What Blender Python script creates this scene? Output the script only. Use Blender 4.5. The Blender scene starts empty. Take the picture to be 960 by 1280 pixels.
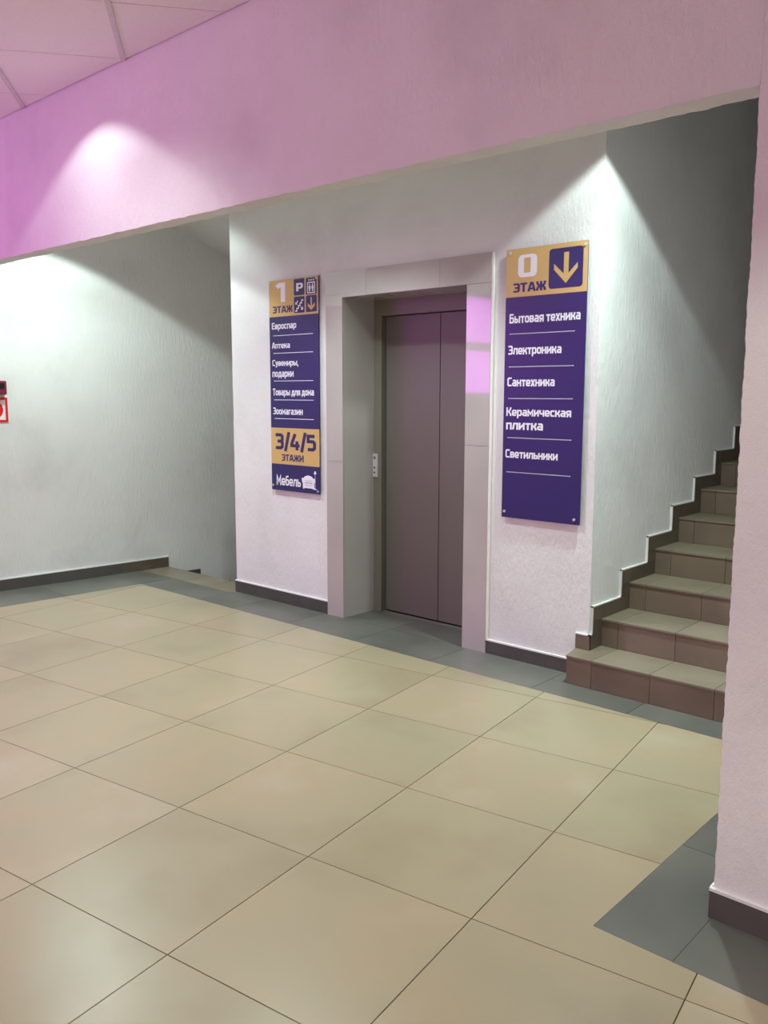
import bpy, bmesh, math, random
from mathutils import Vector, Matrix
random.seed(7)
SC = bpy.context.scene
COL = SC.collection

# ------------------------------------------------------------------ camera
cam_d = bpy.data.cameras.new('camera')
cam = bpy.data.objects.new('camera', cam_d)
COL.objects.link(cam)
RIGHT = Vector((0.73976703, 0.67286078, 0.00176431))
DOWN = Vector((0.09281165, -0.09944269, -0.99070538))
FWD = Vector((-0.66643135, 0.73305492, -0.13601374))
CAM = Vector((2.28433294, -4.0121788, 1.49495754))
m = Matrix.Identity(4)
for i in range(3):
    m[i][0], m[i][1], m[i][2], m[i][3] = RIGHT[i], -DOWN[i], -FWD[i], CAM[i]
cam.matrix_world = m
cam_d.sensor_fit = 'VERTICAL'
cam_d.sensor_height = 32.0
cam_d.lens = 1081.263 * 32.0 / 1280.0
cam_d.clip_start = 0.02
SC.camera = cam

# ------------------------------------------------------------------ world, lights, exposure
vs = SC.view_settings
vs.view_transform = 'Standard'
vs.look = 'None'
vs.gamma = 1.0
vs.use_curve_mapping = False
vs.exposure = 0.15
w = bpy.data.worlds.new('world')
w.use_nodes = True
w.node_tree.nodes['Background'].inputs[0].default_value = (0.02, 0.02, 0.022, 1)
w.node_tree.nodes['Background'].inputs[1].default_value = 1.0
SC.world = w


def light(name, kind, loc, energy, color, aim=None, **kw):
    d = bpy.data.lights.new(name, kind)
    d.energy = energy
    d.color = color
    for k, v in kw.items():
        setattr(d, k, v)
    o = bpy.data.objects.new(name, d)
    COL.objects.link(o)
    o.location = loc
    if aim is not None:
        o.rotation_euler = (Vector(aim) - Vector(loc)).to_track_quat('-Z', 'Y').to_euler()
    return o


COOL = (0.80, 1.0, 0.95)
NEUT = (0.86, 1.0, 0.87)
MAG = (0.74, 0.08, 0.90)
# recessed ceiling downlights of the lift lobby
light('lobby_downlight', 'SPOT', (0.53, -0.33, 3.022), 105, COOL, spot_size=math.radians(114), spot_blend=0.10, shadow_soft_size=0.05)
light('lobby_downlight', 'SPOT', (-3.42, -1.0, 3.02), 105, COOL, spot_size=math.radians(120), spot_blend=0.10, shadow_soft_size=0.05)
light('lobby_downlight_core', 'SPOT', (-3.42, -1.0, 3.02), 120, COOL, spot_size=math.radians(104), spot_blend=1.0, shadow_soft_size=0.05)
light('lobby_downlight', 'SPOT', (-3.05, -0.40, 3.02), 30, COOL, spot_size=math.radians(114), spot_blend=0.35, shadow_soft_size=0.08)
light('lobby_downlight', 'SPOT', (-1.25, -1.05, 3.02), 190, COOL, spot_size=math.radians(112), spot_blend=0.5, shadow_soft_size=0.06)
light('lobby_downlight_core', 'SPOT', (0.53, -0.33, 3.022), 215, COOL, spot_size=math.radians(96), spot_blend=1.0, shadow_soft_size=0.05)
# recessed ceiling downlights of the hall, the first two close to the header
light('hall_downlight', 'SPOT', (-1.72, -2.02, 3.02), 21, (0.95, 1.0, 1.0), spot_size=math.radians(117), spot_blend=0.12, shadow_soft_size=0.07)
light('hall_downlight_core', 'SPOT', (-1.72, -2.02, 3.02), 14, (0.95, 1.0, 1.0), spot_size=math.radians(96), spot_blend=1.0, shadow_soft_size=0.05)
light('hall_downlight', 'SPOT', (-1.15, -2.30, 3.02), 66, (0.92, 1.0, 0.95), spot_size=math.radians(122), spot_blend=1.0, shadow_soft_size=0.08)
for p in ((1.9, -3.1), (0.1, -4.3), (-2.3, -4.0), (3.6, -3.4), (2.2, -6.0), (-0.9, -6.4), (-3.4, -6.6)):
    light('hall_downlight', 'SPOT', (p[0], p[1], 3.02), 96, NEUT, spot_size=math.radians(112), spot_blend=0.3, shadow_soft_size=0.06)
# magenta lit shop front on the left side of the hall, seen as reflection in the lift surround
for z0, z1 in ((2.12, 2.66), (1.50, 2.02)):
    light('shop_sign_light', 'AREA', (-4.22, -4.3, (z0 + z1) / 2), 34, MAG, aim=(0, -4.3, (z0 + z1) / 2),
          shape='RECTANGLE', size=2.2, size_y=z1 - z0)
light('pink_fill_light', 'AREA', (0.0, -8.2, 1.9), 42, (1.0, 0.75, 0.72), aim=(0.2, -1.6, 2.4), shape='RECTANGLE', size=5.0, size_y=1.4)  # broad pink ambient fill added behind the camera, no actual window there
# unseen ambient fill, added to lift the upper stairwell to grey
light('stairwell_fill_light', 'AREA', (0.8, 3.6, 5.6), 2.0, (0.9, 1.0, 0.95), shape='SQUARE', size=0.8)


# ------------------------------------------------------------------ helpers
def srgb(r, g, b):
    f = lambda c: (c / 255 / 12.92) if c / 255 <= 0.04045 else ((c / 255 + 0.055) / 1.055) ** 2.4
    return (f(r), f(g), f(b), 1.0)


class N:
    def __init__(self, name, rough=0.5, spec=0.5, metal=0.0, base=None):
        self.m = bpy.data.materials.new(name)
        self.m.use_nodes = True
        self.t = self.m.node_tree
        self.b = self.t.nodes['Principled BSDF']
        self.b.inputs['Roughness'].default_value = rough
        self.b.inputs['Specular IOR Level'].default_value = spec
        self.b.inputs['Metallic'].default_value = metal
        if base:
            self.b.inputs['Base Color'].default_value = base

    def n(self, typ, **kw):
        o = self.t.nodes.new(typ)
        for k, v in kw.items():
            if k in o.inputs.keys():
                o.inputs[k].default_value = v
            else:
                setattr(o, k, v)
        return o

    def l(self, a, ao, b, bi):
        self.t.links.new(a.outputs[ao], b.inputs[bi])

    def noise(self, scale, detail=3.0, rough=0.55, vec=None, stretch=None):
        t = self.n('ShaderNodeNewGeometry') if vec is None else vec
        src = 'Position' if vec is None else 'Vector'
        mp = self.n('ShaderNodeMapping')
        mp.inputs['Scale'].default_value = stretch or (1, 1, 1)
        self.l(t, src, mp, 'Vector')
        no = self.n('ShaderNodeTexNoise')
        no.inputs['Scale'].default_value = scale
        no.inputs['Detail'].default_value = detail
        no.inputs['Roughness'].default_value = rough
        self.l(mp, 'Vector', no, 'Vector')
        return no

    def ramp(self, src, out, stops):
        r = self.n('ShaderNodeValToRGB')
        el = r.color_ramp.elements
        el[0].position, el[0].color = stops[0]
        el[1].position, el[1].color = stops[-1]
        for p, c in stops[1:-1]:
            e = el.new(p)
            e.color = c
        self.l(src, out, r, 'Fac')
        return r

    def bump(self, src, out, strength, dist):
        bp = self.n('ShaderNodeBump')
        bp.inputs['Strength'].default_value = strength
        bp.inputs['Distance'].default_value = dist
        self.l(src, out, bp, 'Height')
        self.l(bp, 'Normal', self.b, 'Normal')
        return bp


def plaster_mat():
    a = N('white_plaster', rough=0.75, spec=0.25)
    big = a.noise(1.3, 4.0, 0.6)
    r = a.ramp(big, 'Fac', [(0.30, srgb(214, 212, 210)), (0.48, srgb(226, 225, 222)), (0.7, srgb(232, 231, 229))])
    a.l(r, 'Color', a.b, 'Base Color')
    fine = a.noise(55.0, 3.0, 0.6, stretch=(1, 1, 0.35))
    grain = a.noise(170.0, 2.0, 0.6)
    mx = a.n('ShaderNodeMath', operation='MULTIPLY_ADD')
    mx.inputs[1].default_value = 0.35
    a.l(grain, 'Fac', mx, 0)
    a.l(fine, 'Fac', mx, 2)
    a.bump(mx, 'Value', 0.65, 0.006)
    return a.m


def tile_mat(name, stops, rough, spec, scale=1.6, jitter=0.06, bump=0.0):
    a = N(name, rough=rough, spec=spec)
    oi = a.n('ShaderNodeObjectInfo')
    geo = a.n('ShaderNodeNewGeometry')
    off = a.n('ShaderNodeVectorMath', operation='MULTIPLY_ADD')
    cmb = a.n('ShaderNodeCombineXYZ')
    for i in range(3):
        a.l(oi, 'Random', cmb, i)
    off.inputs[1].default_value = (40, 23, 11)
    a.l(cmb, 'Vector', off, 0)
    a.l(geo, 'Position', off, 2)
    no = a.noise(scale, 4.0, 0.5, vec=off)
    r = a.ramp(no, 'Fac', stops)
    hs = a.n('ShaderNodeHueSaturation')
    mr = a.n('ShaderNodeMapRange')
    mr.inputs['To Min'].default_value = 1 - jitter
    mr.inputs['To Max'].default_value = 1 + jitter * 0.5
    a.l(oi, 'Random', mr, 'Value')
    a.l(mr, 'Result', hs, 'Value')
    a.l(r, 'Color', hs, 'Color')
    a.l(hs, 'Color', a.b, 'Base Color')
    if bump:
        n3 = a.noise(120.0, 2.0, 0.6)
        a.bump(n3, 'Fac', bump, 0.002)
    return a.m


def flat_mat(name, c, rough=0.5, spec=0.5, metal=0.0, var=0.05, scale=20):
    a = N(name, rough=rough, spec=spec, metal=metal)
    no = a.noise(scale, 2.0)
    c0 = tuple(x * (1 - var) for x in c[:3]) + (1,)
    c1 = tuple(min(x * (1 + var), 1) for x in c[:3]) + (1,)
    r = a.ramp(no, 'Fac', [(0.3, c0), (0.7, c1)])
    a.l(r, 'Color', a.b, 'Base Color')
    return a.m


M = dict(
    plaster=plaster_mat(),
    grout=flat_mat('grout', srgb(96, 82, 68), 0.9, 0.1),
    dark_grout=flat_mat('dark_grout', srgb(62, 60, 58), 0.9, 0.1),
    beige=tile_mat('beige_stone_tile', [(0.28, srgb(142, 128, 103)), (0.45, srgb(152, 141, 115)),
                                        (0.58, srgb(157, 141, 115)), (0.74, srgb(165, 154, 132))], 0.30, 0.42, 1.5, 0.03),
    grey=tile_mat('grey_stone_tile', [(0.3, srgb(85, 84, 78)), (0.7, srgb(105, 104, 96))], 0.36, 0.4, 2.4),
    tread=tile_mat('tread_tile', [(0.3, srgb(116, 105, 88)), (0.7, srgb(134, 123, 106))], 0.42, 0.35, 3.0),
    riser=tile_mat('riser_tile', [(0.3, srgb(112, 98, 84)), (0.7, srgb(127, 112, 97))], 0.5, 0.2, 3.0),
    skirt=tile_mat('skirting_tile', [(0.3, srgb(78, 75, 72)), (0.7, srgb(92, 88, 84))], 0.40, 0.4, 5.0, 0.10),
    skirt_brown=tile_mat('stair_skirting_tile', [(0.3, srgb(88, 78, 66)), (0.7, srgb(104, 93, 80))], 0.42, 0.4, 5.0, 0.08),
    ceiling=flat_mat('ceiling_board', srgb(238, 234, 230), 0.9, 0.1, var=0.02, scale=60),
    bar=flat_mat('ceiling_bar_paint', srgb(212, 208, 205), 0.6, 0.3),
    porcelain=tile_mat('polished_porcelain', [(0.3, srgb(176, 168, 164)), (0.7, srgb(188, 180, 176))], 0.05, 0.55, 2.0, 0.03),
    door=flat_mat('lift_door_paint', srgb(109, 101, 95), 0.42, 0.35, 0.0, 0.02, 200),
    frame=flat_mat('lift_frame_paint', srgb(118, 112, 102), 0.42, 0.35, 0.0, 0.02, 200),
    gap=flat_mat('dark_gap', srgb(22, 20, 20), 0.8, 0.1),
    steel=flat_mat('brushed_steel', srgb(196, 195, 197), 0.35, 0.5, 0.15, 0.03, 90),
    purple=flat_mat('purple_sign_film', srgb(49, 38, 98), 0.36, 0.4, 0, 0.02),
    indigo=flat_mat('indigo_sign_film', srgb(47, 41, 96), 0.34, 0.4, 0, 0.02),
    gold=flat_mat('gold_sign_film', srgb(206, 170, 106), 0.38, 0.4, 0, 0.03),
    white=flat_mat('white_lettering', srgb(236, 232, 240), 0.5, 0.3, 0, 0.01),
    signedge=flat_mat('sign_board_edge', srgb(120, 100, 96), 0.5, 0.3),
    red=flat_mat('red_print', srgb(214, 28, 40), 0.4, 0.4, 0, 0.03),
    signwhite=flat_mat('sign_white', srgb(238, 234, 230), 0.5, 0.3, 0, 0.02),
    maroon=flat_mat('maroon_plastic', srgb(120, 28, 52), 0.35, 0.5, 0, 0.05),
    black=flat_mat('dark_plastic', srgb(26, 14, 20), 0.4, 0.4),
)


def link(name, me, mats=None, parent=None, **props):
    o = bpy.data.objects.new(name, me)
    COL.objects.link(o)
    if mats is not None and not me.materials:
        for x in (mats if isinstance(mats, (list, tuple)) else [mats]):
            me.materials.append(x)
    if parent is not None:
        o.parent = parent
    for k, v in props.items():
        o[k] = v
    return o


def empty(name, loc=(0, 0, 0), **props):
    o = bpy.data.objects.new(name, None)
    COL.objects.link(o)
    o.location = loc
    o.empty_display_size = 0.1
    for k, v in props.items():
        o[k] = v
    return o


def mesh(name, verts, faces, mi=None):
    me = bpy.data.meshes.new(name)
    me.from_pydata([tuple(v) for v in verts], [], faces)
    if mi:
        for p, i in zip(me.polygons, mi):
            p.material_index = i
    me.update()
    return me


class MB:
    """collects solids into one mesh"""
    def __init__(self):
        self.v, self.f, self.mi = [], [], []

    def box(self, x0, x1, y0, y1, z0, z1, mi=0):
        b = len(self.v)
        self.v += [(x, y, z) for z in (z0, z1) for (x, y) in ((x0, y0), (x1, y0), (x1, y1), (x0, y1))]
        for f in ((3, 2, 1, 0), (4, 5, 6, 7), (0, 1, 5, 4), (1, 2, 6, 5), (2, 3, 7, 6), (3, 0, 4, 7)):
            self.f.append([b + i for i in f])
            self.mi.append(mi)
        return self

    def prism(self, poly, fn0, fn1, mi=0):
        """poly: 2D points, counter-clockwise seen along +fn; fn0/fn1 map 2D point to 3D (bottom, top)"""
        b, n = len(self.v), len(poly)
        self.v += [fn0(p) for p in poly] + [fn1(p) for p in poly]
        self.f.append([b + i for i in reversed(range(n))])
        self.f.append([b + n + i for i in range(n)])
        for i in range(n):
            j = (i + 1) % n
            self.f.append([b + i, b + j, b + n + j, b + n + i])
        self.mi += [mi] * (n + 2)
        return self

    def zprism(self, poly, z0, z1, mi=0):
        return self.prism(poly, lambda p: (p[0], p[1], z0), lambda p: (p[0], p[1], z1), mi)

    def build(self, name, mats, parent=None, bevel=0.0, **props):
        me = mesh(name, self.v, self.f, self.mi)
        if bevel:
            bm = bmesh.new()
            bm.from_mesh(me)
            bmesh.ops.bevel(bm, geom=bm.edges[:], offset=bevel, segments=2, affect='EDGES', profile=0.7)
            bm.to_mesh(me)
            bm.free()
        return link(name, me, mats, parent, **props)


def clip(poly, nx, ny, c):
    """keep nx*x + ny*y <= c"""
    out = []
    for i in range(len(poly)):
        a, b = poly[i], poly[(i + 1) % len(poly)]
        da, db = nx * a[0] + ny * a[1] - c, nx * b[0] + ny * b[1] - c
        if da <= 0:
            out.append(a)
        if (da < 0 < db) or (db < 0 < da):
            t = da / (da - db)
            out.append((a[0] + (b[0] - a[0]) * t, a[1] + (b[1] - a[1]) * t))
    return out


def area(poly):
    return 0.5 * abs(sum(poly[i][0] * poly[(i + 1) % len(poly)][1] - poly[(i + 1) % len(poly)][0] * poly[i][1]
                         for i in range(len(poly)))) if len(poly) > 2 else 0


# ------------------------------------------------------------------ key dimensions (metres, lift wall at y = 0)
CEIL = 3.03
HEAD_Z = 2.27
HEAD_Y = -1.66
PX = 1.43                      # left edge of the right pillar
WX0, WX1 = -2.87, 0.10         # lift wall
RISE, GO = 0.15, 0.31
LW = lambda y: -4.197 + 0.091 * (y + 1.218)     # left wall face
NEAR = -8.6                    # rear wall of the hall
BACK = 4.62
FAR_RIGHT = 4.6
BAND = -0.352                  # front edge of the grey border


def band_left(y):
    return -3.64 + 0.055 * (y + 0.41)


# ------------------------------------------------------------------ floor
fl = MB()
G0 = -0.004
fl.zprism([(LW(NEAR) - 0.4, NEAR - 0.2), (FAR_RIGHT + .2, NEAR - 0.2), (FAR_RIGHT + .2, 0.18), (LW(.18) - 0.4, 0.18)], -0.18, G0)
fl.box(WX0 - 0.003, FAR_RIGHT + .2, 0.18, BACK + .2, -0.18, G0)
floor = fl.build('floor', M['dark_grout'], kind='structure', label='tiled floor of large beige tiles with a grey border')

EX = Vector((0.98927233, -0.14608303))
EY = Vector((0.14608303, 0.98927233))


def grid(X, Y):
    d = Vector((X, Y - 4.749))
    return (d.dot(EX) * 0.6, d.dot(EY) * 0.6)


n_tiles = 0
for X in range(-11, 9):
    for Y in range(-9, 6):
        g = 0.0030
        q = [grid(X + g, Y + g), grid(X + 1 - g, Y + g), grid(X + 1 - g, Y + 1 - g), grid(X + g, Y + 1 - g)]
        q = clip(q, 0, 1, BAND)
        if area(q) < 0.0004:
            continue
        # left border line
        q = clip(q, -1, 0.055, 3.64 + 0.055 * (-0.41))
        q = clip(q, 0, -1, -NEAR)
        q = clip(q, 1, 0, FAR_RIGHT)
        a_ = clip(q, 1, 0, 1.197)
        b_ = clip(clip(q, -1, 0, -1.197), 0, 1, -1.932)
        ps = [p for p in (a_, b_) if area(p) > 0.0004]
        if not ps:
            continue
        # skip tiles far behind the camera: keep the 260 that matter most
        mb = MB()
        for p in ps:
            mb.zprism(p, -0.012, 0.0)
        mb.build('tile', M['beige'], floor)
        n_tiles += 1
# beige grout follows the beige field
gm = MB()
gm.zprism([(band_left(NEAR), NEAR), (1.197, NEAR), (1.197, BAND), (band_left(BAND), BAND)], -0.01, -0.0030)
gm.zprism([(1.197, NEAR), (FAR_RIGHT, NEAR), (FAR_RIGHT, -1.932), (1.197, -1.932)], -0.01, -0.0030)
gm.build('grout_bed', M['grout'], floor)


def border(poly):
    if area(poly) > 0.001:
        MB().zprism(poly, -0.012, 0.0).build('border_tile', M['grey'], floor)


gg = 0.0012
xs = [-3.64, -3.25, WX0, -2.5, -1.9, -1.3, -0.70, -0.03, 0.50, 1.10, PX]
for a, b in zip(xs[:-1], xs[1:]):
    x1_, x0_ = b - gg, a + gg
    if a == xs[0]:
        x0_ = band_left(BAND) + gg
    back = -0.001
    if b <= WX0:
        back = -0.067
    if b > 0.0:
        back = -0.156
    border([(x0_, BAND + gg), (x1_, BAND + gg), (x1_, back), (x0_, back)])
border([(-0.03 + gg, -0.156 + gg), (0.061, -0.156 + gg), (0.061, -0.001), (-0.03 + gg, -0.001)])
border([(LW(-0.067) + gg, -0.067), (LW(BAND) + gg, BAND), (-3.64 - gg, BAND), (-3.64 - gg, -0.067)][::-1])
# recess floor
for a, b in ((-1.715, -1.3), (-1.3, -0.725)):
    border([(a + gg, 0.0 + gg), (b - gg, 0.0 + gg), (b - gg, 0.335), (a + gg, 0.335)])
# along the left wall
y = BAND
while y > NEAR:
    yb = max(y - 0.6, NEAR)
    y1_ = y
    border([(LW(yb) + gg, yb + gg), (band_left(yb) - gg, yb + gg), (band_left(y1_) - gg, y1_ - gg), (LW(y1_) + gg, y1_ - gg)])
    y = yb
# around the pillar
for a, b in ((-1.932, -1.33), (-1.33, -0.75), (-0.75, BAND)):
    border([(1.197 + gg, a + gg), (PX, a + gg), (PX, b - gg), (1.197 + gg, b - gg)])
x = PX
while x < FAR_RIGHT:
    xb = min(x + 0.6, FAR_RIGHT)
    border([(x + gg, -1.932 + gg), (xb - gg, -1.932 + gg), (xb - gg, HEAD_Y), (x + gg, HEAD_Y)])
    x = xb

# ------------------------------------------------------------------ walls
WT = 6.4


def rough_line(a, b, step, amp, seed):
    """points from a to b with a jitter that stays small"""
    rnd = random.Random(seed)
    n = max(2, int(abs(b - a) / step))
    v = 0
    out = []
    for i in range(n + 1):
        v = v * 0.6 + rnd.uniform(-amp, amp)
        out.append((a + (b - a) * i / n, v if 0 < i < n else 0.0))
    return out


# left wall, slightly skewed to the lift wall
lw = MB()
lw.zprism([(LW(NEAR) - 0.25, NEAR), (LW(NEAR), NEAR), (LW(BACK), BACK), (LW(BACK) - 0.25, BACK)], -2.4, WT)
wall_left = lw.build('wall_left', M['plaster'], kind='structure', label='white plaster wall on the left of the lobby')

# lift wall with the recess of the lift
RX0, RX1, RZ = -1.745, -0.695, 2.13
wm = MB()
D = 3.2
# front face edges at both corners get a slightly uneven arris
rl = rough_line(-2.4, WT, 0.02, 0.0011, 3)
rr_ = rough_line(-2.4, WT, 0.02, 0.0013, 4)
verts, faces = [], []


def strip(line_a, fa, line_b, fb):
    """quads between two vertical polylines of same length"""
    b = len(verts)
    n = len(line_a)
    for t in line_a:
        verts.append(fa(t))
    for t in line_b:
        verts.append(fb(t))
    for i in range(n - 1):
        faces.append([b + i, b + n + i, b + n + i + 1, b + i + 1])


flat_l = [(z, 0.0) for z, _ in rl]
strip(rl, lambda t: (WX0 + t[1], 0, t[0]), flat_l, lambda t: (RX0, 0, t[0]))
strip(flat_l, lambda t: (RX1, 0, t[0]), rr_, lambda t: (WX1 + t[1], 0, t[0]))
b = len(verts)
verts += [(RX0, 0, RZ), (RX1, 0, RZ), (RX1, 0, WT), (RX0, 0, WT)]
faces.append([b, b + 1, b + 2, b + 3])
strip(rr_, lambda t: (WX1 + t[1], 0, t[0]), flat_l, lambda t: (WX1, 0.006, t[0]))
strip(flat_l, lambda t: (WX1, 0.006, t[0]), flat_l, lambda t: (WX1, D, t[0]))
strip(flat_l, lambda t: (WX0, D, t[0]), flat_l, lambda t: (WX0, 0.006, t[0]))
strip(flat_l, lambda t: (WX0, 0.006, t[0]), rl, lambda t: (WX0 + t[1], 0, t[0]))
b = len(verts)
verts += [(WX1, D, -2.4), (WX0, D, -2.4), (WX0, D, WT), (WX1, D, WT)]
faces.append([b, b + 1, b + 2, b + 3])
# recess sides, head, back
b = len(verts)
verts += [(RX0, 0, -.01), (RX0, .5, -.01), (RX0, .5, RZ), (RX0, 0, RZ), (RX1, 0, -.01), (RX1, .5, -.01), (RX1, .5, RZ), (RX1, 0, RZ)]
faces += [[b, b + 1, b + 2, b + 3], [b + 5, b + 4, b + 7, b + 6], [b + 3, b + 2, b + 6, b + 7], [b + 1, b + 5, b + 6, b + 2]]
me = mesh('wall_middle', verts, faces)
wall_middle = link('wall_middle', me, M['plaster'], kind='structure', label='white plaster wall around the lift, between the two stairs')

# right pillar and the wall behind it
verts, faces = [], []
pl = [(z, d_ if z < HEAD_Z else 0.0) for z, d_ in rough_line(0.0, WT, 0.011, 0.0015, 9)]
flat = [(z, 0.0) for z, _ in pl]
for i, (z, dx) in enumerate(pl):           # plaster flare over the skirting
    if 0.066 < z < 0.098:
        pl[i] = (z, -0.010)
strip(pl, lambda t: (PX + t[1], HEAD_Y, t[0]), flat, lambda t: (FAR_RIGHT, HEAD_Y, t[0]))
strip(flat, lambda t: (PX + 0.002, BACK, t[0]), pl, lambda t: (PX + t[1], HEAD_Y, t[0]))
b = len(verts)
verts += [(PX, BACK, 0), (FAR_RIGHT, BACK, 0), (FAR_RIGHT, HEAD_Y, 0), (FAR_RIGHT, BACK, WT)]
me = mesh('wall_right', verts, faces)
wall_right = link('wall_right', me, M['plaster'], kind='structure', label='white plaster pillar end of the wall right of the stairs')

# header over the opening between hall and lobby
verts, faces = [], []
XL = LW(HEAD_Y) - 0.02
hl = rough_line(XL, PX + .0005, 0.016, 0.0016, 21)
hb = rough_line(XL, PX + .0005, 0.016, 0.0017, 22)
flat = [(x, 0.0) for x, _ in hl]
HB = HEAD_Y + 0.095
TOP = 3.6
strip(hl, lambda t: (t[0], HEAD_Y, HEAD_Z + t[1]), flat, lambda t: (t[0], HEAD_Y, TOP))
strip(hb, lambda t: (t[0], HB, HEAD_Z + t[1]), hl, lambda t: (t[0], HEAD_Y, HEAD_Z + t[1]))
strip(flat, lambda t: (t[0], HB, TOP), hb, lambda t: (t[0], HB, HEAD_Z + t[1]))
me = mesh('wall_front', verts, faces)
link('wall_front', me, M['plaster'], kind='structure', label='plaster header wall above the wide opening to the lobby')

# hall walls behind the camera and stairwell end wall
MB().box(LW(NEAR) - 0.3, FAR_RIGHT + 0.3, NEAR - 0.2, NEAR, -0.2, 3.7).build('wall_rear', M['plaster'], kind='structure', label='hall wall behind the viewer')
MB().box(FAR_RIGHT, FAR_RIGHT + 0.2, NEAR - .2, HEAD_Y, -0.2, 3.7).build('wall_side', M['plaster'], kind='structure', label='hall wall far to the right of the viewer')
MB().box(LW(BACK) - 0.3, PX + 0.3, BACK, BACK + 0.2, -2.4, WT).build('wall_back', M['plaster'], kind='structure', label='end wall of the stairwell')
MB().box(-5.3, PX + 0.4, -0.05, BACK + 0.2, WT, WT + 0.1).build('ceiling', M['plaster'], kind='structure', label='roof slab of the stairwell')

# ------------------------------------------------------------------ ceiling of the lobby and of the hall
lob = MB()
lob.box(LW(HEAD_Y) - 0.2, PX + .05, HB - 0.01, 0.02, CEIL, CEIL + 0.30)
lob.box(LW(HEAD_Y) - 0.2, PX + .05, 0.0, 0.06, CEIL + .25, WT)
# sloping underside of the flight that climbs above the left stairs
sl = [(0.02, CEIL - 0.02), (0.10, CEIL - 0.035), (3.2, CEIL - 0.035 - 3.1 * 0.418), (BACK, CEIL - 0.035 - 3.1 * 0.418), (BACK, 4.2), (0.02, 4.2)]
lob.prism(sl, lambda p: (LW(BACK) - 0.5, p[0], p[1]), lambda p: (WX0 + 0.01, p[0], p[1]))
lob.build('ceiling', M['plaster'], kind='structure', label='lobby ceiling and sloping underside of the upper stair flight')

hc = MB()
hc.box(LW(NEAR) - 0.3, FAR_RIGHT + 0.2, NEAR - .2, HEAD_Y + 0.01, CEIL + 0.05, CEIL + 0.2)
ceil = hc.build('ceiling', M['gap'], kind='structure', label='suspended ceiling of the hall in square boards')
cu = Vector((math.cos(math.radians(53.4)), math.sin(math.radians(53.4))))
cv = Vector((-cu.y, cu.x))
C0 = Vector((-1.483, -1.675))


def cg(i, j):
    p = C0 + cu * (0.6 * i) + cv * (0.6 * j)
    return (p.x, p.y)


def hall_clip(q, e=0.006):
    q = clip(q, 0, 1, HEAD_Y - e)
    q = clip(q, 0, -1, -(NEAR + e))
    q = clip(q, 1, 0, FAR_RIGHT - e)
    q = clip(q, -1, 0.091, 4.197 - 0.091 * 1.218 - e)
    return q


for i in range(-18, 10):
    for j in range(-12, 12):
        e, f_ = 0.0205, 0.004
        q = hall_clip([cg(i + e, j + f_), cg(i + 1 - e, j + f_), cg(i + 1 - e, j + 1 - f_), cg(i + e, j + 1 - f_)])
        if area(q) < 0.002:
            continue
        cx = sum(p[0] for p in q) / len(q)
        cy = sum(p[1] for p in q) / len(q)
        MB().zprism(q, CEIL + 0.001, CEIL + 0.014).build('board', M['ceiling'], ceil)


def bar_obj(poly, z=CEIL - 0.001):
    q = hall_clip(poly, 0.002)
    if area(q) > 0.001:
        MB().zprism(q, z, z + 0.02).build('ceiling_bar', M['bar'], ceil)


for i in range(-18, 10):                  # runs along cv, a touch lower
    h = 0.0195
    bar_obj([cg(i - h, -12), cg(i + h, -12), cg(i + h, 12), cg(i - h, 12)], CEIL - 0.003)

# ------------------------------------------------------------------ skirting
bead = 0.009


def skirt_x(name, x0, x1, yf, piece, mat, h=0.085, label=None, sgn=-1, th=0.009):
    """skirting along a wall parallel to x, wall face at yf, room on the -y side"""
    root = MB().box(x0, x1, yf - th - 0.0015, yf, h, h + bead).build(name, M['plaster'], kind='structure', label=label)
    x = x0
    while x < x1 - 0.001:
        xb = min(x + piece, x1)
        MB().box(x + 0.0008, xb - 0.0008, yf - th, yf, 0.0, h).build('tile', mat, root)
        x = xb
    return root


skirt_x('baseboard_left', WX0 - 0.009, -1.87, 0.0, 0.6, M['skirt'], label='dark skirting tiles left of the lift')
skirt_x('baseboard_middle', -0.553, 0.045, 0.0, 0.4, M['skirt'], h=0.075, label='dark skirting tiles between lift and right stairs')
br = skirt_x('baseboard_right', PX - 0.010, FAR_RIGHT, HEAD_Y, 0.6, M['skirt'], h=0.082, label='dark skirting tiles of the right pillar', th=0.010)
yy = HEAD_Y
while yy < -0.17:
    yb = min(yy + 0.5, -0.17)
    MB().box(PX - 0.010, PX, yy, yb, 0, 0.082).build('tile', M['skirt'], br)
    yy = yb
MB().box(PX - 0.0115, PX, HEAD_Y, -0.17, 0.082, 0.091).build('plaster_edge', M['plaster'], br)

root = empty('baseboard_side', kind='structure', label='dark skirting tiles along the left wall')
y = 0.19
first = True
while y > NEAR + 0.01:
    yb = max(y - (0.42 if first else 0.6), NEAR)
    p = [(LW(yb + .001), yb + .001), (LW(yb + .001) + 0.009, yb + .001), (LW(y) + 0.009, y), (LW(y), y)]
    MB().zprism(p, 0, 0.085).build('tile', M['skirt_brown'] if first else M['skirt'], root)
    first = False
    y = yb
p = [(LW(NEAR), NEAR), (LW(NEAR) + 0.0105, NEAR), (LW(.19) + 0.0105, .19), (LW(.19), .19)]
MB().zprism(p, 0.085, 0.094).build('plaster_edge', M['plaster'], root)

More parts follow.
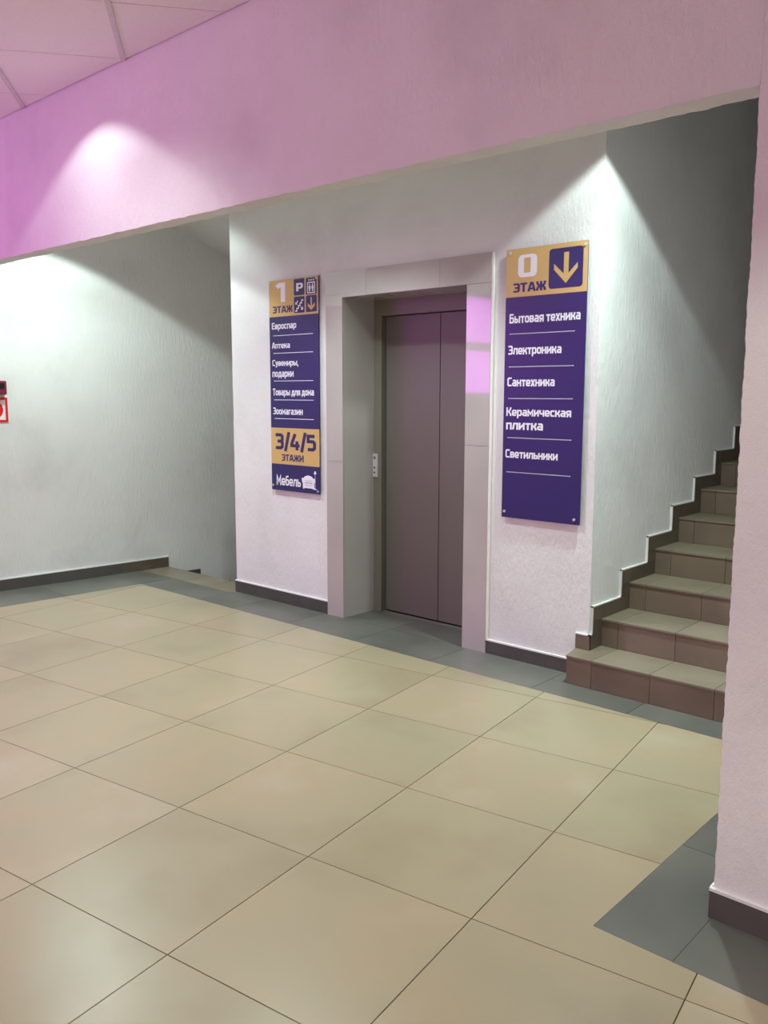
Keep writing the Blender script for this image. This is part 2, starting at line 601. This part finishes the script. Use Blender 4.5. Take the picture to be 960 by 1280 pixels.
# ------------------------------------------------------------------ stairs up on the right
stair = empty('staircase', (0.1, -0.165, 0), category='staircase',
              label='brown tiled stairs climbing to the right of the lift, behind the pillar')
sm = MB()
SX = 0.110
SR = PX - 0.002
for k in range(1, 13):
    yf = -0.155 if k == 1 else -0.19 + GO * (k - 1)
    xl = WX1 + 0.001 if k > 1 else WX1 + 0.001
    sm.box(xl, SR, yf + 0.012, -0.19 + GO * k + 0.02, RISE * (k - 1) - (0.0 if k == 1 else 0.02), RISE * k - 0.012)
st = sm.build('stair_core', M['dark_grout'], stair)
stair.location = (0, 0, 0)
joints = [0.205 + 0.315 * i for i in range(4)] + [SR]
for k in range(1, 13):
    yf = -0.155 if k == 1 else -0.19 + GO * (k - 1)
    yn = -0.19 + GO * k
    z1 = RISE * k
    z0 = RISE * (k - 1)
    xa = SX
    for q, xb in enumerate(joints):
        g = 0.0012
        if k == 1 and q == 0:
            # the lowest step runs a little in front of the lift wall
            MB().zprism([(0.062, yf), (xb - g, yf), (xb - g, yf + 0.012), (0.062, yf + 0.012)], z0 + 0.001, z1 - 0.011).build('riser_tile', M['riser'], stair)
            MB().zprism([(0.060, yf - 0.006), (xb - g, yf - 0.006), (xb - g, yn), (SX, yn), (SX, -0.001), (0.028, -0.001)], z1 - 0.010, z1).build('tread_tile', M['tread'], stair)
            MB().box(0.064, 0.105, yf + 0.012, -0.001, 0.0, z1 - 0.011).build('step_end_tile', M['riser'], stair)
        else:
            MB().box(xa + g, xb - g, yf, yf + 0.012, z0 + 0.001, z1 - 0.011).build('riser_tile', M['riser'], stair)
            MB().box(xa + g, xb - g, yf - 0.006, yn - 0.001, z1 - 0.010, z1).build('tread_tile', M['tread'], stair)
        xa = xb
# landing
MB().box(WX0, SR, 3.2 + 0.31 * 0 + 0.34, BACK, 1.5, 1.8).build('landing', M['tread'], stair)

# stepped skirting along the side wall of the stairs
ss = empty('baseboard_stairs', kind='structure', label='stepped brown skirting tiles climbing beside the right stairs')
T0, T1 = WX1, WX1 + 0.011
H = 0.078
for k in range(1, 12):
    z = RISE * k
    r = -0.19 + GO * k                     # next riser
    y0 = -0.19 + GO * (k - 1) if k > 1 else -0.010
    MB().box(T0, T1, y0 + 0.0008, r, z, z + H).build('tile', M['skirt_brown'], ss)
    MB().box(T0, T1, r - 0.10, r, z + H + 0.0012, z + RISE - 0.0012).build('tile', M['skirt_brown'], ss)
    MB().box(T0, T1, r - 0.10, r, z + RISE, z + RISE + H).build('tile', M['skirt_brown'], ss)
    # plaster arris above and before the tiles
    ya = y0 - 0.10 if k > 1 else -0.012
    MB().box(T0, T1 + 0.001, ya - (0.008 if k > 1 else 0), r - 0.10, z + H, z + H + 0.007).build('plaster_edge', M['plaster'], ss)
    MB().box(T0, T1 + 0.001, r - 0.108, r - 0.10, z + H, z + RISE + H + .007).build('plaster_edge', M['plaster'], ss)
MB().box(0.028, T1, -0.011, 0.0, 0.151, RISE + H).build('tile', M['riser'], ss)
MB().box(0.026, T1 + .001, -0.012, 0.0, RISE + H, RISE + H + 0.007).build('plaster_edge', M['plaster'], ss)

# ------------------------------------------------------------------ stairs down on the left
down = empty('staircase', (0, 0, 0), category='staircase',
             label='stairs going down between the left wall and the lift wall')
cm = MB()
for k in range(0, 12):
    y0 = (-0.065 if k == 0 else 0.19 + GO * (k - 1))
    y1 = 0.19 + GO * k
    cm.zprism([(LW(y0), y0 + .001), (WX0, y0 + .001), (WX0, y1 - .012), (LW(y1), y1 - .012)], -RISE * k - 0.4, -RISE * k - 0.011)
cm.zprism([(LW(3.6), 3.55), (PX, 3.55), (PX, BACK), (LW(BACK), BACK)], -2.4, -1.8)
cm.build('stair_core', M['dark_grout'], down)
for k in range(0, 4):
    y0 = (-0.065 if k == 0 else 0.19 + GO * (k - 1))
    y1 = 0.19 + GO * k
    xsd = [None, -3.80, -3.49, -3.18, WX0 - .001]
    for a, b in zip(xsd[:-1], xsd[1:]):
        la0 = LW(y0) if a is None else a
        la1 = LW(y1) if a is None else a
        g = .001
        xr = b
        MB().zprism([(la0 + g, y0 + g), (xr - g, y0 + g), (xr - g, y1), (la1 + g, y1)], -RISE * k - 0.010, -RISE * k).build('tread_tile', M['tread'], down)
        if k < 3:
            MB().zprism([(la1 + g, y1 - .012), (xr - g, y1 - .012), (xr - g, y1), (la1 + g, y1)], -RISE * (k + 1), -RISE * k - .011).build('riser_tile', M['riser'], down)
for k in range(1, 5):
    y0 = 0.19 + GO * (k - 1)
    y1 = y0 + GO
    z = -RISE * k
    p = [(LW(y0), y0 + .001), (LW(y0) + 0.009, y0 + .001), (LW(y1) + 0.009, y1), (LW(y1), y1)]
    MB().zprism(p, z, z + 0.088).build('skirting_tile', M['skirt'], down)

# ------------------------------------------------------------------ lift surround
PF = -0.014                                # front face of the porcelain
sur = empty('lift_surround', (0, 0, 0), category='door surround', label='polished pinkish grey porcelain surround of the lift opening')
JL0, JL1, JR0, JR1 = -1.868, -1.715, -0.725, -0.556
HB0, HT = 2.100, 2.262
g = 0.0008
for x0, x1, z0, z1 in ((JL0, JL1, 0.0, 1.05), (JL0, JL1, 1.05, HB0 + .02), (JR0, JR1, 0.0, 1.20), (JR0, JR1, 1.20, HB0),
                       (JL0, -1.508, HB0 + .02, HT), (-1.508, -0.92, HB0, HT), (-0.92, JR1, HB0, HT)):
    if z0 == HB0 + .02 and x1 > -1.6:
        poly = [(JL0, HB0 + .02), (JL1, HB0 + .02), (JL1, HB0), (-1.508 - g, HB0), (-1.508 - g, HT), (JL0, HT)]
        MB().prism(poly, lambda p: (p[0], 0.0, p[1]), lambda p: (p[0], PF, p[1])).build('front_panel', M['porcelain'], sur)
        continue
    MB().box(x0 + g, x1 - g, PF, 0.0, z0 + g, z1 - g).build('front_panel', M['porcelain'], sur)
# reveals
MB().box(RX0, JL1, 0.001, 0.286, 0.0, HB0 + .012).build('reveal_panel', M['porcelain'], sur)
MB().box(JR0, RX1, 0.001, 0.286, 0.0, HB0 + .012).build('reveal_panel', M['porcelain'], sur)
MB().box(JL1 + g, JR0 - g, 0.001, 0.286, HB0, RZ - .001).build('reveal_panel', M['porcelain'], sur, label='panel over the lift opening')
# plaster bead on the right side
MB().box(JR1, JR1 + 0.011, PF + 0.002, 0.0, 0.078, HT).build('edge_filler', M['signwhite'], sur, label='white filler strip')

# ------------------------------------------------------------------ lift
lift = empty('elevator', (0, 0, 0), category='elevator', label='lift with closed two-leaf brownish grey doors in a tiled recess')
FY = 0.285
DY = 0.340
DX0, DX1, DZ = -1.648, -0.745, 2.000
fr = MB()
fr.box(RX0 + .002, DX0, FY, FY + 0.06, 0.0, RZ - .002)
fr.box(DX1, RX1 - .002, FY, FY + 0.06, 0.0, RZ - .002)
fr.box(DX0, DX1, FY, FY + 0.06, DZ, RZ - .002)
fr.build('door_frame', M['frame'], lift, bevel=0.002)
MB().box(DX0 - .02, DX1 + .02, FY + .062, FY + .12, 0.0, DZ + .05).build('dark_shaft_gap', M['gap'], lift)
mid = -1.183
for x0, x1 in ((DX0 + 0.006, mid - 0.0025), (mid + 0.0025, DX1 - 0.006)):
    MB().box(x0, x1, DY - .012, DY + .01, 0.013, DZ - 0.004).build('door_leaf', M['door'], lift, bevel=0.0015)
MB().box(DX0, DX1, FY + .01, FY + .061, -0.004, 0.0012).build('sill', M['frame'], lift)
cp = MB().box(-1.724, -1.676, FY - 0.010, FY, 0.932, 1.090).build('call_panel', M['steel'], lift, bevel=0.002, label='steel call plate')


def disc(r, n, y0, y1, cx, cz):
    return MB().prism([(cx + r * math.cos(2 * math.pi * i / n), cz + r * math.sin(2 * math.pi * i / n)) for i in range(n)],
                      lambda p: (p[0], y1, p[1]), lambda p: (p[0], y0, p[1]))


for z in (0.962, 0.995):
    disc(0.006, 14, FY - 0.013, FY - 0.009, -1.700, z).build('button', M['black'], cp)
MB().box(-1.709, -1.691, FY - .0108, FY - .009, 1.052, 1.072).build('indicator', M['frame'], cp)

# ------------------------------------------------------------------ lettering: own stroke alphabet (cap height 10, x-height 7.4)
O_ = lambda x0, y0, x1, y1, c=.9: [(x0, y0 + c), (x0, y1 - c), (x0 + c, y1), (x1 - c, y1), (x1, y1 - c), (x1, y0 + c), (x1 - c, y0), (x0 + c, y0), (x0, y0 + c)]
GL = {
    ' ': (2.6, []),
    'Е': (6.4, [[(5.8, 9), (1, 9), (1, 1), (5.8, 1)], [(1, 5), (5.3, 5)]]),
    'А': (7.4, [[(.8, 0), (2.9, 9), (4.3, 9), (6.4, 0)], [(1.8, 2.9), (5.4, 2.9)]]),
    'С': (6.4, [[(5.8, 9), (1.9, 9), (1, 8.1), (1, 1.9), (1.9, 1), (5.8, 1)]]),
    'Т': (6.6, [[(0, 9), (6.2, 9)], [(3.1, 9), (3.1, 0)]]),
    'З': (6.6, [[(.5, 9), (4.3, 9), (5.2, 8.1), (5.2, 5.9), (4.4, 5.1), (5.2, 4.3), (5.2, 1.9), (4.3, 1), (.5, 1)], [(1.8, 5.1), (4.4, 5.1)]]),
    'Э': (6.8, [[(.5, 9), (4.5, 9), (5.4, 8.1), (5.4, 1.9), (4.5, 1), (.5, 1)], [(1.8, 5), (5.4, 5)]]),
    'Ж': (9.4, [[(4.5, 10), (4.5, 0)], [(1, 10), (1.5, 7), (3.2, 5), (1.5, 3), (1, 0)], [(8, 10), (7.5, 7), (5.8, 5), (7.5, 3), (8, 0)], [(3.2, 5), (5.8, 5)]]),
    'И': (7.2, [[(1, 10), (1, 0)], [(5.8, 10), (5.8, 0)], [(1, 2), (5.8, 8)]]),
    'М': (8.4, [[(1, 0), (1, 9.2), (3.9, 3.4), (6.8, 9.2), (6.8, 0)]]),
    'Б': (6.6, [[(5.5, 9), (1, 9), (1, 1), (4.5, 1), (5.3, 1.9), (5.3, 4.7), (4.5, 5.6), (1, 5.6)]]),
    'К': (6.8, [[(1, 10), (1, 0)], [(5.5, 10), (4.9, 7.4), (2.9, 5.1), (1, 5.1)], [(2.9, 5.1), (5, 2.5), (5.6, 0)]]),
    'Р': (6.6, [[(1, 0), (1, 9), (4.4, 9), (5.3, 8.1), (5.3, 5), (4.4, 4.1), (1, 4.1)]]),
    'е': (6.2, [[(5.2, 1), (1.8, 1), (1, 1.8), (1, 5.6), (1.8, 6.4), (4.1, 6.4), (4.9, 5.6), (4.9, 3.4), (1, 3.4)]]),
    'в': (6.2, [[(4, 3.7), (4.7, 4.3), (4.7, 5.8), (4, 6.4), (1, 6.4), (1, 1), (4.1, 1), (4.9, 1.8), (4.9, 2.9), (4, 3.7), (1, 3.7)]]),
    'р': (6.3, [[(1, -2.4), (1, 6.4), (4.2, 6.4), (5, 5.6), (5, 1.8), (4.2, 1), (1, 1)]]),
    'о': (6.2, [O_(1, 1, 4.9, 6.4)]),
    'с': (5.6, [[(4.9, 6.4), (1.8, 6.4), (1, 5.6), (1, 1.8), (1.8, 1), (4.9, 1)]]),
    'п': (6.3, [[(1, 0), (1, 6.4), (5, 6.4), (5, 0)]]),
    'а': (6.2, [[(1.1, 6.4), (4.1, 6.4), (4.9, 5.6), (4.9, 0)], [(4.9, 1), (1.8, 1), (1, 1.7), (1, 3.1), (1.8, 3.8), (4.9, 3.8)]]),
    'т': (5.8, [[(.2, 6.4), (5.4, 6.4)], [(2.8, 6.4), (2.8, 0)]]),
    'к': (6.0, [[(1, 7.4), (1, 0)], [(4.9, 7.4), (4.3, 5), (2.6, 3.8), (1, 3.8)], [(2.6, 3.8), (4.4, 2.4), (5, 0)]]),
    'у': (5.8, [[(.9, 7.4), (2.9, 1)], [(4.9, 7.4), (2.7, -.9), (2, -1.5), (.8, -1.5)]]),
    'н': (6.3, [[(1, 7.4), (1, 0)], [(5, 7.4), (5, 0)], [(1, 3.8), (5, 3.8)]]),
    'и': (6.5, [[(1, 7.4), (1, 0)], [(5.2, 7.4), (5.2, 0)], [(1, 1.4), (5.2, 6)]]),
    'ы': (8.2, [[(1, 7.4), (1, 1), (3.6, 1), (4.4, 1.7), (4.4, 3.2), (3.6, 4), (1, 4)], [(6.9, 7.4), (6.9, 0)]]),
    'ь': (6.0, [[(1, 7.4), (1, 1), (4, 1), (4.8, 1.7), (4.8, 3.2), (4, 4), (1, 4)]]),
    ',': (2.6, [[(1.3, 1.4), (.8, -1.8)]]),
    'д': (7.0, [[(.9, -1.8), (.9, .9), (6, .9), (6, -1.8)], [(1.7, .9), (2.3, 6.4), (5.1, 6.4), (5.1, .9)]]),
    'л': (6.5, [[(.1, 1), (1.1, 1.2), (1.9, 6.4), (5.2, 6.4), (5.2, 0)]]),
    'я': (6.3, [[(5, 0), (5, 6.4), (1.8, 6.4), (1, 5.6), (1, 3.9), (1.8, 3.1), (5, 3.1)], [(3, 3.1), (1, 0)]]),
    'м': (7.4, [[(1, 0), (1, 6.8), (3.5, 2.6), (6, 6.8), (6, 0)]]),
    'з': (5.9, [[(.6, 6.4), (3.8, 6.4), (4.6, 5.8), (4.6, 4.4), (3.9, 3.8), (4.7, 3.1), (4.7, 1.7), (3.9, 1), (.6, 1)], [(1.8, 3.8), (3.9, 3.8)]]),
    'г': (4.9, [[(4.7, 6.4), (1, 6.4), (1, 0)]]),
    'х': (5.8, [[(.8, 7.4), (4.8, 0)], [(4.8, 7.4), (.8, 0)]]),
    'э': (5.9, [[(.6, 6.4), (3.9, 6.4), (4.7, 5.6), (4.7, 1.8), (3.9, 1), (.6, 1)], [(1.8, 3.7), (4.7, 3.7)]]),
    'ч': (6.1, [[(1, 7.4), (1, 4), (1.8, 3.2), (4.8, 3.2)], [(4.8, 7.4), (4.8, 0)]]),
    'б': (6.2, [[(4.9, 9.2), (2, 9), (1, 7.8), (1, 1.8), (1.8, 1), (4.1, 1), (4.9, 1.8), (4.9, 5), (4.1, 5.8), (1, 5.8)]]),
    '/': (4.2, [[(.7, -1), (3.3, 11)]]),
    '4': (7.0, [[(3.4, 10), (1, 3.8), (1, 2.8), (6.4, 2.8)], [(4.6, 5.6), (4.6, 0)]]),
    '5': (6.6, [[(5.3, 9), (1, 9), (1, 5.8), (4.3, 5.8), (5.2, 4.9), (5.2, 1.9), (4.3, 1), (.7, 1)]]),
    '1': (5.0, [[(.2, 7.9), (1.6, 9.0), (3.2, 9.0), (3.2, 0)]]),
}
GL['3'] = GL['З']


def stroke(pl, wd):
    """outline quads of a polyline with mitred joints"""
    h = wd / 2
    n = len(pl)
    closed = pl[0] == pl[-1]
    P = [Vector(p) for p in pl]
    L, R_ = [], []
    for i in range(n):
        if closed:
            a = P[i - 1] if i > 0 else P[-2]
            c = P[i + 1] if i < n - 1 else P[1]
        else:
            a = P[i - 1] if i > 0 else None
            c = P[i + 1] if i < n - 1 else None
        d1 = (P[i] - a).normalized() if a is not None else None
        d2 = (c - P[i]).normalized() if c is not None else None
        if d1 is None:
            d1 = d2
        if d2 is None:
            d2 = d1
        n1, n2 = Vector((-d1.y, d1.x)), Vector((-d2.y, d2.x))
        mt = (n1 + n2)
        mt = mt.normalized() if mt.length > 1e-4 else n1
        s = h / max(mt.dot(n1), 0.45)
        L.append(P[i] + mt * s)
        R_.append(P[i] - mt * s)
    return [[R_[i], R_[i + 1], L[i + 1], L[i]] for i in range(n - 1)]


class Print:
    """flat print on a sign: local x right, y down from the sign's top-left corner, depth in steps of 0.3 mm"""
    def __init__(self, x0, top, yface):
        self.x0, self.top, self.y = x0, top, yface

    def put(self, polys, name, mat, parent, lift_=1, th=0.0003, **kw):
        mb = MB()
        base = self.y - 0.0002
        for i, p in enumerate(polys):
            dd = base - lift_ * 0.0003 - (i % 7) * 0.000012
            q = [(a, b) for a, b in p]
            ar = sum(q[i][0] * q[(i + 1) % len(q)][1] - q[(i + 1) % len(q)][0] * q[i][1] for i in range(len(q)))
            if ar < 0:
                q = q[::-1]
            mb.prism([(self.x0 + a, self.top - b) for a, b in q[::-1]],
                     lambda c: (c[0], self.y, c[1]), lambda c: (c[0], dd, c[1]))
        return mb.build(name, mat, parent, **kw)

    def text(self, s, x, base, cap, width, mat, parent, wd=1.75, lift_=1, name='lettering', adv=1.0, **kw):
        tot = sum(GL[c][0] * adv for c in s) - (GL[s[-1]][0] - 6.0 if False else 0.6)
        sx = width / tot
        sy = cap / 10.0
        cx = 0
        polys = []
        for c in s:
            wdt, strokes = GL[c]
            for pl in strokes:
                for quad in stroke(pl, wd):
                    polys.append([(x + (cx + p.x) * sx, base - p.y * sy) for p in quad])
            cx += wdt * adv
        return self.put(polys, name, mat, parent, lift_, **kw)


def rrect(x0, y0, x1, y1, r, n=5):
    pts = []
    for cx, cy, a0 in ((x1 - r, y1 - r, 0), (x0 + r, y1 - r, 90), (x0 + r, y0 + r, 180), (x1 - r, y0 + r, 270)):
        for i in range(n + 1):
            a = math.radians(a0 + 90 * i / n)
            pts.append((cx + r * math.cos(a), cy + r * math.sin(a)))
    return pts


def rect(x0, y0, x1, y1):
    return [(x0, y0), (x1, y0), (x1, y1), (x0, y1)]


def line(p, wd):
    return [[tuple(v) for v in q] for q in stroke(p, wd)]


def screws(root, P, pts, yb):
    for a, b in pts:
        cx, cz = P.x0 + a, P.top - b
        d = disc(0.0075, 16, P.y - 0.0045, -0.0005, cx, cz)
        d.build('screw', M['steel'], root)


SIGN_TOP = 2.256
YF = -0.020
# ---- left sign
sl_ = empty('floor_sign', (0, 0, 0), category='sign',
            label='narrow indigo and gold directory sign left of the lift')
P = Print(-2.421, SIGN_TOP, YF)
W_ = 0.492
Hs = 1.438
MB().box(P.x0, P.x0 + W_, YF, YF + 0.006, P.top - Hs, P.top).build('board', [M['indigo']], sl_, label='indigo board')
P.put([rect(0.0, 0.0, W_, 0.243)], 'header_field', M['gold'], sl_, 0, label='gold field')
P.put([rect(0.0, 1.001, W_, 1.253)], 'band_field', M['gold'], sl_, 0, label='gold field')
P.text('1', 0.078, 0.147, 0.127, 0.092, M['white'], sl_, wd=2.2, label='white digit')
P.text('ЭТАЖ', 0.035, 0.219, 0.046, 0.205, M['indigo'], sl_, wd=2.0, label='dark lettering')
pt = []
for (x0, y0) in ((0.256, 0.007), (0.374, 0.009), (0.256, 0.122), (0.374, 0.122)):
    pt.append(P.put([rrect(x0, y0, x0 + 0.104, y0 + 0.107, 0.008, 3)], 'pictogram_tile', M['indigo'], sl_, 1, label='dark pictogram square'))
P.text('Р', 0.280, 0.088, 0.053, 0.062, M['white'], pt[0], wd=2.0, lift_=2, name='parking_letter')
ex, ey = 0.385, 0.036
lp = line([(ex + .006, ey + .004), (ex + .074, ey + .004), (ex + .074, ey + .070), (ex + .006, ey + .070), (ex + .006, ey + .004)], 0.007)
for cx in (ex + .026, ex + .054):
    lp += [rrect(cx - .006, ey + .013, cx + .006, ey + .024, .005, 3), rrect(cx - .010, ey + .026, cx + .010, ey + .045, .004, 3),
           rect(cx - .006, ey + .045, cx + .006, ey + .062)]
for cx, d_ in ((ex + .020, 1), (ex + .040, -1), (ex + .062, -1)):
    s_ = 1 if d_ > 0 else -1
    cyy = ey - .012
    lp += [[(cx - .008, cyy - s_ * .004), (cx + .008, cyy - s_ * .004), (cx, cyy + s_ * .008)]]
P.put(lp, 'lift_symbol', M['white'], pt[1], 2)
sx0, sy0 = 0.268, 0.216
zz = [(sx0, sy0), (sx0 + .016, sy0), (sx0 + .016, sy0 - .017), (sx0 + .032, sy0 - .017), (sx0 + .032, sy0 - .034), (sx0 + .048, sy0 - .034),
      (sx0 + .048, sy0 - .051), (sx0 + .064, sy0 - .051), (sx0 + .064, sy0 - .068), (sx0 + .080, sy0 - .068)]
lp = line(zz, 0.009)
lp += [[(sx0 + .002, sy0 - .042), (sx0 + .004, sy0 - .062), (sx0 + .010, sy0 - .054), (sx0 + .024, sy0 - .070), (sx0 + .028, sy0 - .064), (sx0 + .016, sy0 - .048), (sx0 + .022, sy0 - .042)]]
lp += [[(sx0 + .076, sy0 - .030), (sx0 + .078, sy0 - .006), (sx0 + .056, sy0 - .004), (sx0 + .062, sy0 - .011), (sx0 + .052, sy0 - .022), (sx0 + .058, sy0 - .028), (sx0 + .068, sy0 - .018)]]
P.put(lp, 'stairs_symbol', M['white'], pt[2], 2)


def arrow(cx, y0, y1, hw, sw, tip):
    """downward arrow with a chevron head"""
    return [rect(cx - sw, y0, cx + sw, y1 - tip * .55),
            [(cx - hw, y1 - hw * 1.35), (cx, y1 - tip), (cx, y1), (cx - hw, y1 - hw * 1.35 + tip)],
            [(cx, y1 - tip), (cx + hw, y1 - hw * 1.35), (cx + hw, y1 - hw * 1.35 + tip), (cx, y1)]]


P.put(arrow(0.4255, 0.134, 0.217, 0.034, 0.0065, 0.021), 'arrow', M['gold'], pt[3], 2, label='gold downward arrow')
T = lambda s, x, b, c, w_: P.text(s, x, b, c, w_, M['white'], sl_, wd=1.6)
T('Евроспар', 0.024, 0.327, 0.046, 0.250)
T('Аптека', 0.022, 0.457, 0.043, 0.186)
T('Сувениры,', 0.024, 0.576, 0.043, 0.268)
T('подарки', 0.022, 0.651, 0.050, 0.220)
T('Товары для дома', 0.024, 0.778, 0.049, 0.418)
T('Зоомагазин', 0.024, 0.909, 0.049, 0.306)
for yl in (0.370, 0.489, 0.678, 0.808, 0.937):
    P.put([rect(0.038, yl - .0018, 0.438, yl + .0018)], 'divider_line', M['white'], sl_, 1)
P.text('3/4/5', 0.040, 1.151, 0.112, 0.416, M['indigo'], sl_, wd=2.0, label='dark digits')
P.text('ЭТАЖИ', 0.106, 1.230, 0.047, 0.228, M['indigo'], sl_, wd=1.9, label='dark lettering')
T('Мебель', 0.050, 1.403, 0.072, 0.252)
ch = [[(0.312, 1.342), (0.322, 1.334), (0.336, 1.338), (0.342, 1.350), (0.342, 1.372), (0.324, 1.372), (0.316, 1.362)],
      [(0.449, 1.342), (0.439, 1.334), (0.425, 1.338), (0.419, 1.350), (0.419, 1.372), (0.437, 1.372), (0.445, 1.362)],
      [(0.334, 1.336), (0.345, 1.324), (0.380, 1.316), (0.416, 1.324), (0.428, 1.336), (0.420, 1.366), (0.342, 1.366)],
      rect(0.324, 1.370, 0.438, 1.404), rect(0.328, 1.403, 0.338, 1.410), rect(0.424, 1.403, 0.434, 1.410)]
P.put(ch, 'armchair_symbol', M['white'], sl_, 1, label='white armchair silhouette')
la = [rect(0.4455, 1.300, 0.4485, 1.404), [(0.434, 1.304), (0.441, 1.284), (0.453, 1.284), (0.460, 1.304)],
      [(0.438, 1.398), (0.458, 1.406), (0.466, 1.412), (0.436, 1.408)]]
P.put(la, 'lamp_symbol', M['white'], sl_, 1, label='white floor lamp silhouette')
P.put(line([(0.352, 1.354), (0.412, 1.354)], .002) + line([(0.345, 1.384), (0.418, 1.384)], .002), 'armchair_seams', M['indigo'], sl_, 2)
screws(sl_, P, ((0.016, 0.016), (W_ - .016, 0.016), (0.016, 1.406), (W_ - .016, 1.42)), YF)

# ---- right sign
sr_ = empty('floor_sign', (0, 0, 0), category='sign',
            label='purple directory sign right of the lift with a big arrow on gold')
P = Print(-0.456, SIGN_TOP + 0.002, YF)
W_ = 0.490
Hs = 1.446
MB().box(P.x0, P.x0 + W_, YF, YF + 0.006, P.top - Hs, P.top).build('board', [M['purple']], sr_, label='purple board')
P.put([rect(0.0, 0.0, W_, 0.251)], 'header_field', M['gold'], sr_, 0, label='gold field')
zc = rrect(0.075, 0.035, 0.192, 0.151, 0.026, 6)
zi = rrect(0.111, 0.051, 0.153, 0.129, 0.006, 6)
polys = [[zc[i], zc[(i + 1) % len(zc)], zi[(i + 1) % len(zi)], zi[i]] for i in range(len(zc))]
P.put(polys, 'zero_digit', M['white'], sr_, 1, label='white digit')
P.text('ЭТАЖ', 0.044, 0.2275, 0.048, 0.206, M['purple'], sr_, wd=2.1, label='purple lettering')
aq = P.put([rrect(0.265, 0.024, 0.464, 0.225, 0.018, 6)], 'arrow_square', M['purple'], sr_, 1, label='purple rounded square')
P.put([rect(0.353, 0.047, 0.381, 0.172), [(0.296, 0.101), (0.367, 0.166), (0.367, 0.202), (0.296, 0.130)],
       [(0.367, 0.166), (0.433, 0.103), (0.433, 0.130), (0.367, 0.202)]], 'arrow', M['gold'], aq, 2, label='gold downward arrow')
T = lambda s, x, b, c, w_: P.text(s, x, b, c, w_, M['white'], sr_, wd=1.75)
T('Бытовая техника', 0.026, 0.389, 0.051, 0.431)
T('Электроника', 0.021, 0.555, 0.049, 0.331)
T('Сантехника', 0.021, 0.725, 0.049, 0.296)
T('Керамическая', 0.018, 0.885, 0.047, 0.403)
T('плитка', 0.018, 0.959, 0.052, 0.235)
T('Светильники', 0.018, 1.114, 0.047, 0.330)
for yl in (0.445, 0.620, 0.790, 1.0035, 1.1925):
    P.put([rect(0.030 + i * 0.0103, yl - .0022, 0.030 + i * 0.0103 + 0.0050, yl + .0022) for i in range(39)], 'dotted_line', M['white'], sr_, 1)
screws(sr_, P, ((0.025, 0.020), (0.473, 0.021), (0.013 + .006, 1.413), (0.458, 1.419)), YF)

# ------------------------------------------------------------------ fire call point and fire sign on the left wall
ang = math.atan(1 / 0.091)


def on_left(o, y, z):
    """stand an object modelled facing -y at local x (right = +y of the wall) on the left wall"""
    o.location = (LW(y), y, z)
    o.rotation_euler = (0, 0, ang)


fc = empty('fire_call_point', category='alarm button', label='maroon manual fire alarm box on the left wall, cut by the picture edge')
on_left(fc, -1.15, 1.53)
MB().box(-0.052, 0.052, -0.045, 0.0, -0.051, 0.051).build('housing', M['maroon'], fc, bevel=0.008)
MB().box(-0.034, 0.034, -0.049, -0.044, -0.006, 0.034).build('press_panel', M['black'], fc, bevel=0.002, label='dark panel')
fs = empty('fire_sign', category='sign', label='white fire sign with red border and red disc under the maroon alarm box')
on_left(fs, -1.187, 1.367)
bx = MB().box(-0.104, 0.104, -0.004, 0.0, -0.094, 0.094)
bx.build('board', M['signwhite'], fs)
fm = MB()
for a, b, c, d in ((-.102, .102, .074, .092), (-.102, .102, -.092, -.074), (-.102, -.084, -.074, .074), (.084, .102, -.074, .074)):
    fm.box(a, b, -0.0046, -0.004, c, d)
fm.build('border', M['red'], fs, label='red border')
disc(0.068, 32, -0.0048, -0.004, 0.0, 0.0).build('disc', M['red'], fs, label='red disc')
